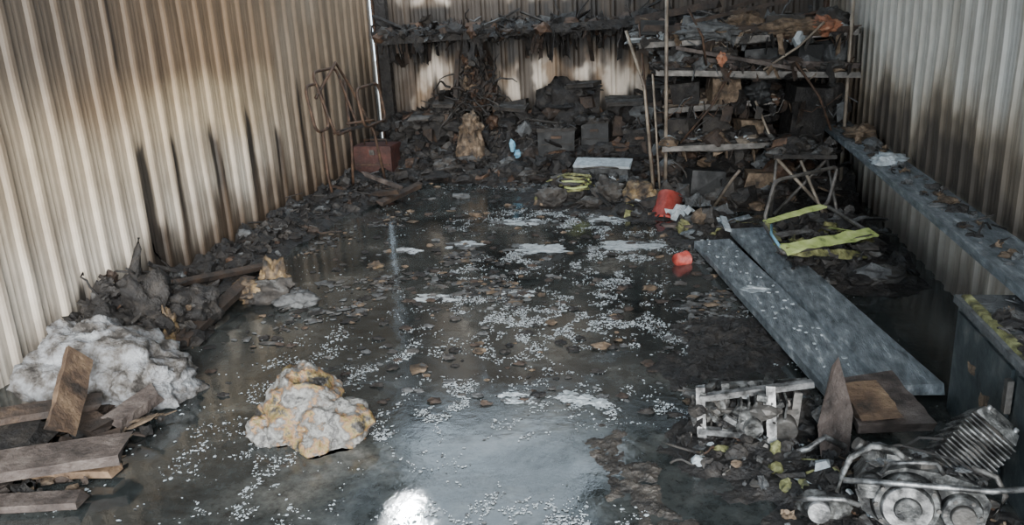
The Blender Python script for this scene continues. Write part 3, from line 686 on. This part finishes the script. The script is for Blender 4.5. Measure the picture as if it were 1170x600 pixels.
b.blob((-.80,7.05,.10),(.12,.10,.10),'char',3,.8,2.5,.0); b.blob((-1.0,6.95,.08),(.13,.1,.09),'charash',3,1.2,2.2,.0); b.blob((-.5,7.0,.12),(.14,.12,.12),'charash',3,1.2,2.2,.0)
b.make('melted_garden_hose')
def bucket(loc,rot,s):
    b=MB(); n=24; vs=[];fs=[]
    for z,r in ((0,.10),(.24,.125),(.24,.133),(.225,.133)):
        for k in range(n): a=k*6.2832/n; w=1+.06*math.sin(3*a+z*9); vs.append((r*w*math.cos(a),r*w*math.sin(a),z))
    for j in range(3):
        for k in range(n): k2=(k+1)%n; fs.append((j*n+k,j*n+k2,(j+1)*n+k2,(j+1)*n+k))
    fs.append(tuple(range(n))[::-1]); b.add(vs,fs,'red',True)
    b.tube([(.13*math.cos(t),-.02,.23+.12*math.sin(t)) for t in [k*.314 for k in range(11)]],.004,'steel',6)
    b.blob((0,0,.1),(.08,.08,.06),'charash',3,.5)
    return b.make('red_bucket',loc,rot,s)
bucket((.02,6.75,.14),(2.7,.5,.5),1.05)
bucket((.06,5.30,.04),(1.8,.6,2.5),.4)
b=MB(); b.sheet((.22,6.6,.13),(.25,.2),(.2,.2,.4),'greyash',.3); b.sheet((.3,6.3,.1),(.35,.15),(.1,-.2,.3),'greyash',.3); b.sheet((.1,6.45,.08),(.2,.15),(.1,-.2,.3),'ash',.3)
b.tube([(.35,6.7,.02),(.5,6.6,.3),(.55,6.55,.38)],.012,'pole'); b.board((-.05,6.1,.06),(.5,6.0,.07),.05,.02,'greywood'); b.board((.1,5.95,.03),(.6,6.2,.1),.04,.02,'plank')
b.make('crumpled_sheet_scraps')

# tubular frame on the left
b=MB()
def loop(y0,y1,z0,z1,x0,x1,r=.013):
    b.tube(arc([(x0,y0,z0),(x0,y1,z0),(x1,y1,z1),(x1,y0,z1)],8,.10),r,'rust',8,True)
loop(6.72,7.02,.72,1.12,-3.0,-3.06); loop(6.95,7.5,.66,1.22,-2.92,-3.08); loop(7.1,7.7,.7,1.05,-2.7,-2.75)
b.tube([(-3.05,6.9,1.0),(-2.95,7.2,1.28),(-2.9,7.4,1.02),(-2.78,7.55,.6),(-2.72,7.6,.02)],.014,'rust'); b.tube([(-3.05,7.6,1.1),(-3.0,7.5,.5),(-3.02,7.45,.02)],.014,'rust')
b.tube([(-3.0,6.85,.72),(-3.02,6.9,.3),(-3.0,6.95,.02)],.013,'rust'); b.tube([(-2.95,7.3,.72),(-2.75,7.5,.72)],.012,'rust'); b.tube([(-3.0,7.1,.66),(-2.96,7.6,.66)],.012,'rust')
b.board((-3.0,7.2,.66),(-2.75,7.6,.68),.05,.02,'char')
b.make('bent_tubular_cart_frame')
b=MB(); b.board((-2.55,6.9,.05),(-2.35,7.5,.09),.07,.04,'charwood',.2,8,.2); b.board((-2.75,7.2,.06),(-2.4,7.0,.14),.06,.04,'charwood',.2,8,.2); b.board((-2.5,7.4,.08),(-2.9,7.5,.2),.06,.04,'greywood',.2,8,.2); b.make('burnt_wood_offcuts')

# ---------------------------------------------------------------- lights
w=bpy.data.worlds.new('World'); bpy.context.scene.world=w; w.use_nodes=True
bg=w.node_tree.nodes['Background']; bg.inputs[0].default_value=(.70,.86,1.0,1); bg.inputs[1].default_value=5.0
sn=bpy.data.lights.new('front_daylight','SUN'); sn.energy=12.5; sn.angle=math.radians(50); sn.color=(1,.96,.90)  # broad soft lamp added from behind the camera, stands in for open-front daylight
sb=bpy.data.objects.new('front_daylight',sn); bpy.context.collection.objects.link(sb)
sb.rotation_euler=Vector((-.30,.92,-.25)).to_track_quat('-Z','Y').to_euler()
# shaft through a hole in the roof
sp=bpy.data.lights.new('sun_shaft','SPOT'); sp.energy=3200; sp.spot_size=math.radians(1.2); sp.spot_blend=.7; sp.shadow_soft_size=.05; sp.color=(.9,.96,1)
so=bpy.data.objects.new('sun_shaft',sp); bpy.context.collection.objects.link(so)
fl=Vector((-.87,2.34,0)); dv=Vector((-.285,.771,.551)).normalized(); so.location=fl+dv*8.4
so.rotation_euler=(-dv).to_track_quat('-Z','Y').to_euler()

# ---------------------------------------------------------------- camera
cd=bpy.data.cameras.new('camera'); cam=bpy.data.objects.new('camera',cd); bpy.context.collection.objects.link(cam)
f=940.0; cd.sensor_width=36; cd.lens=f/1170*36
fw=Vector((-.1855,.936,-.2986)).normalized(); rt=Vector((.982,.179,-.0492)); rt=(rt-fw*rt.dot(fw)).normalized(); up=rt.cross(fw)
mw=Matrix((rt,up,-fw)).transposed().to_4x4(); mw.translation=Vector((0,0,1.7)); cam.matrix_world=mw
cd.clip_start=.05
bpy.context.scene.camera=cam
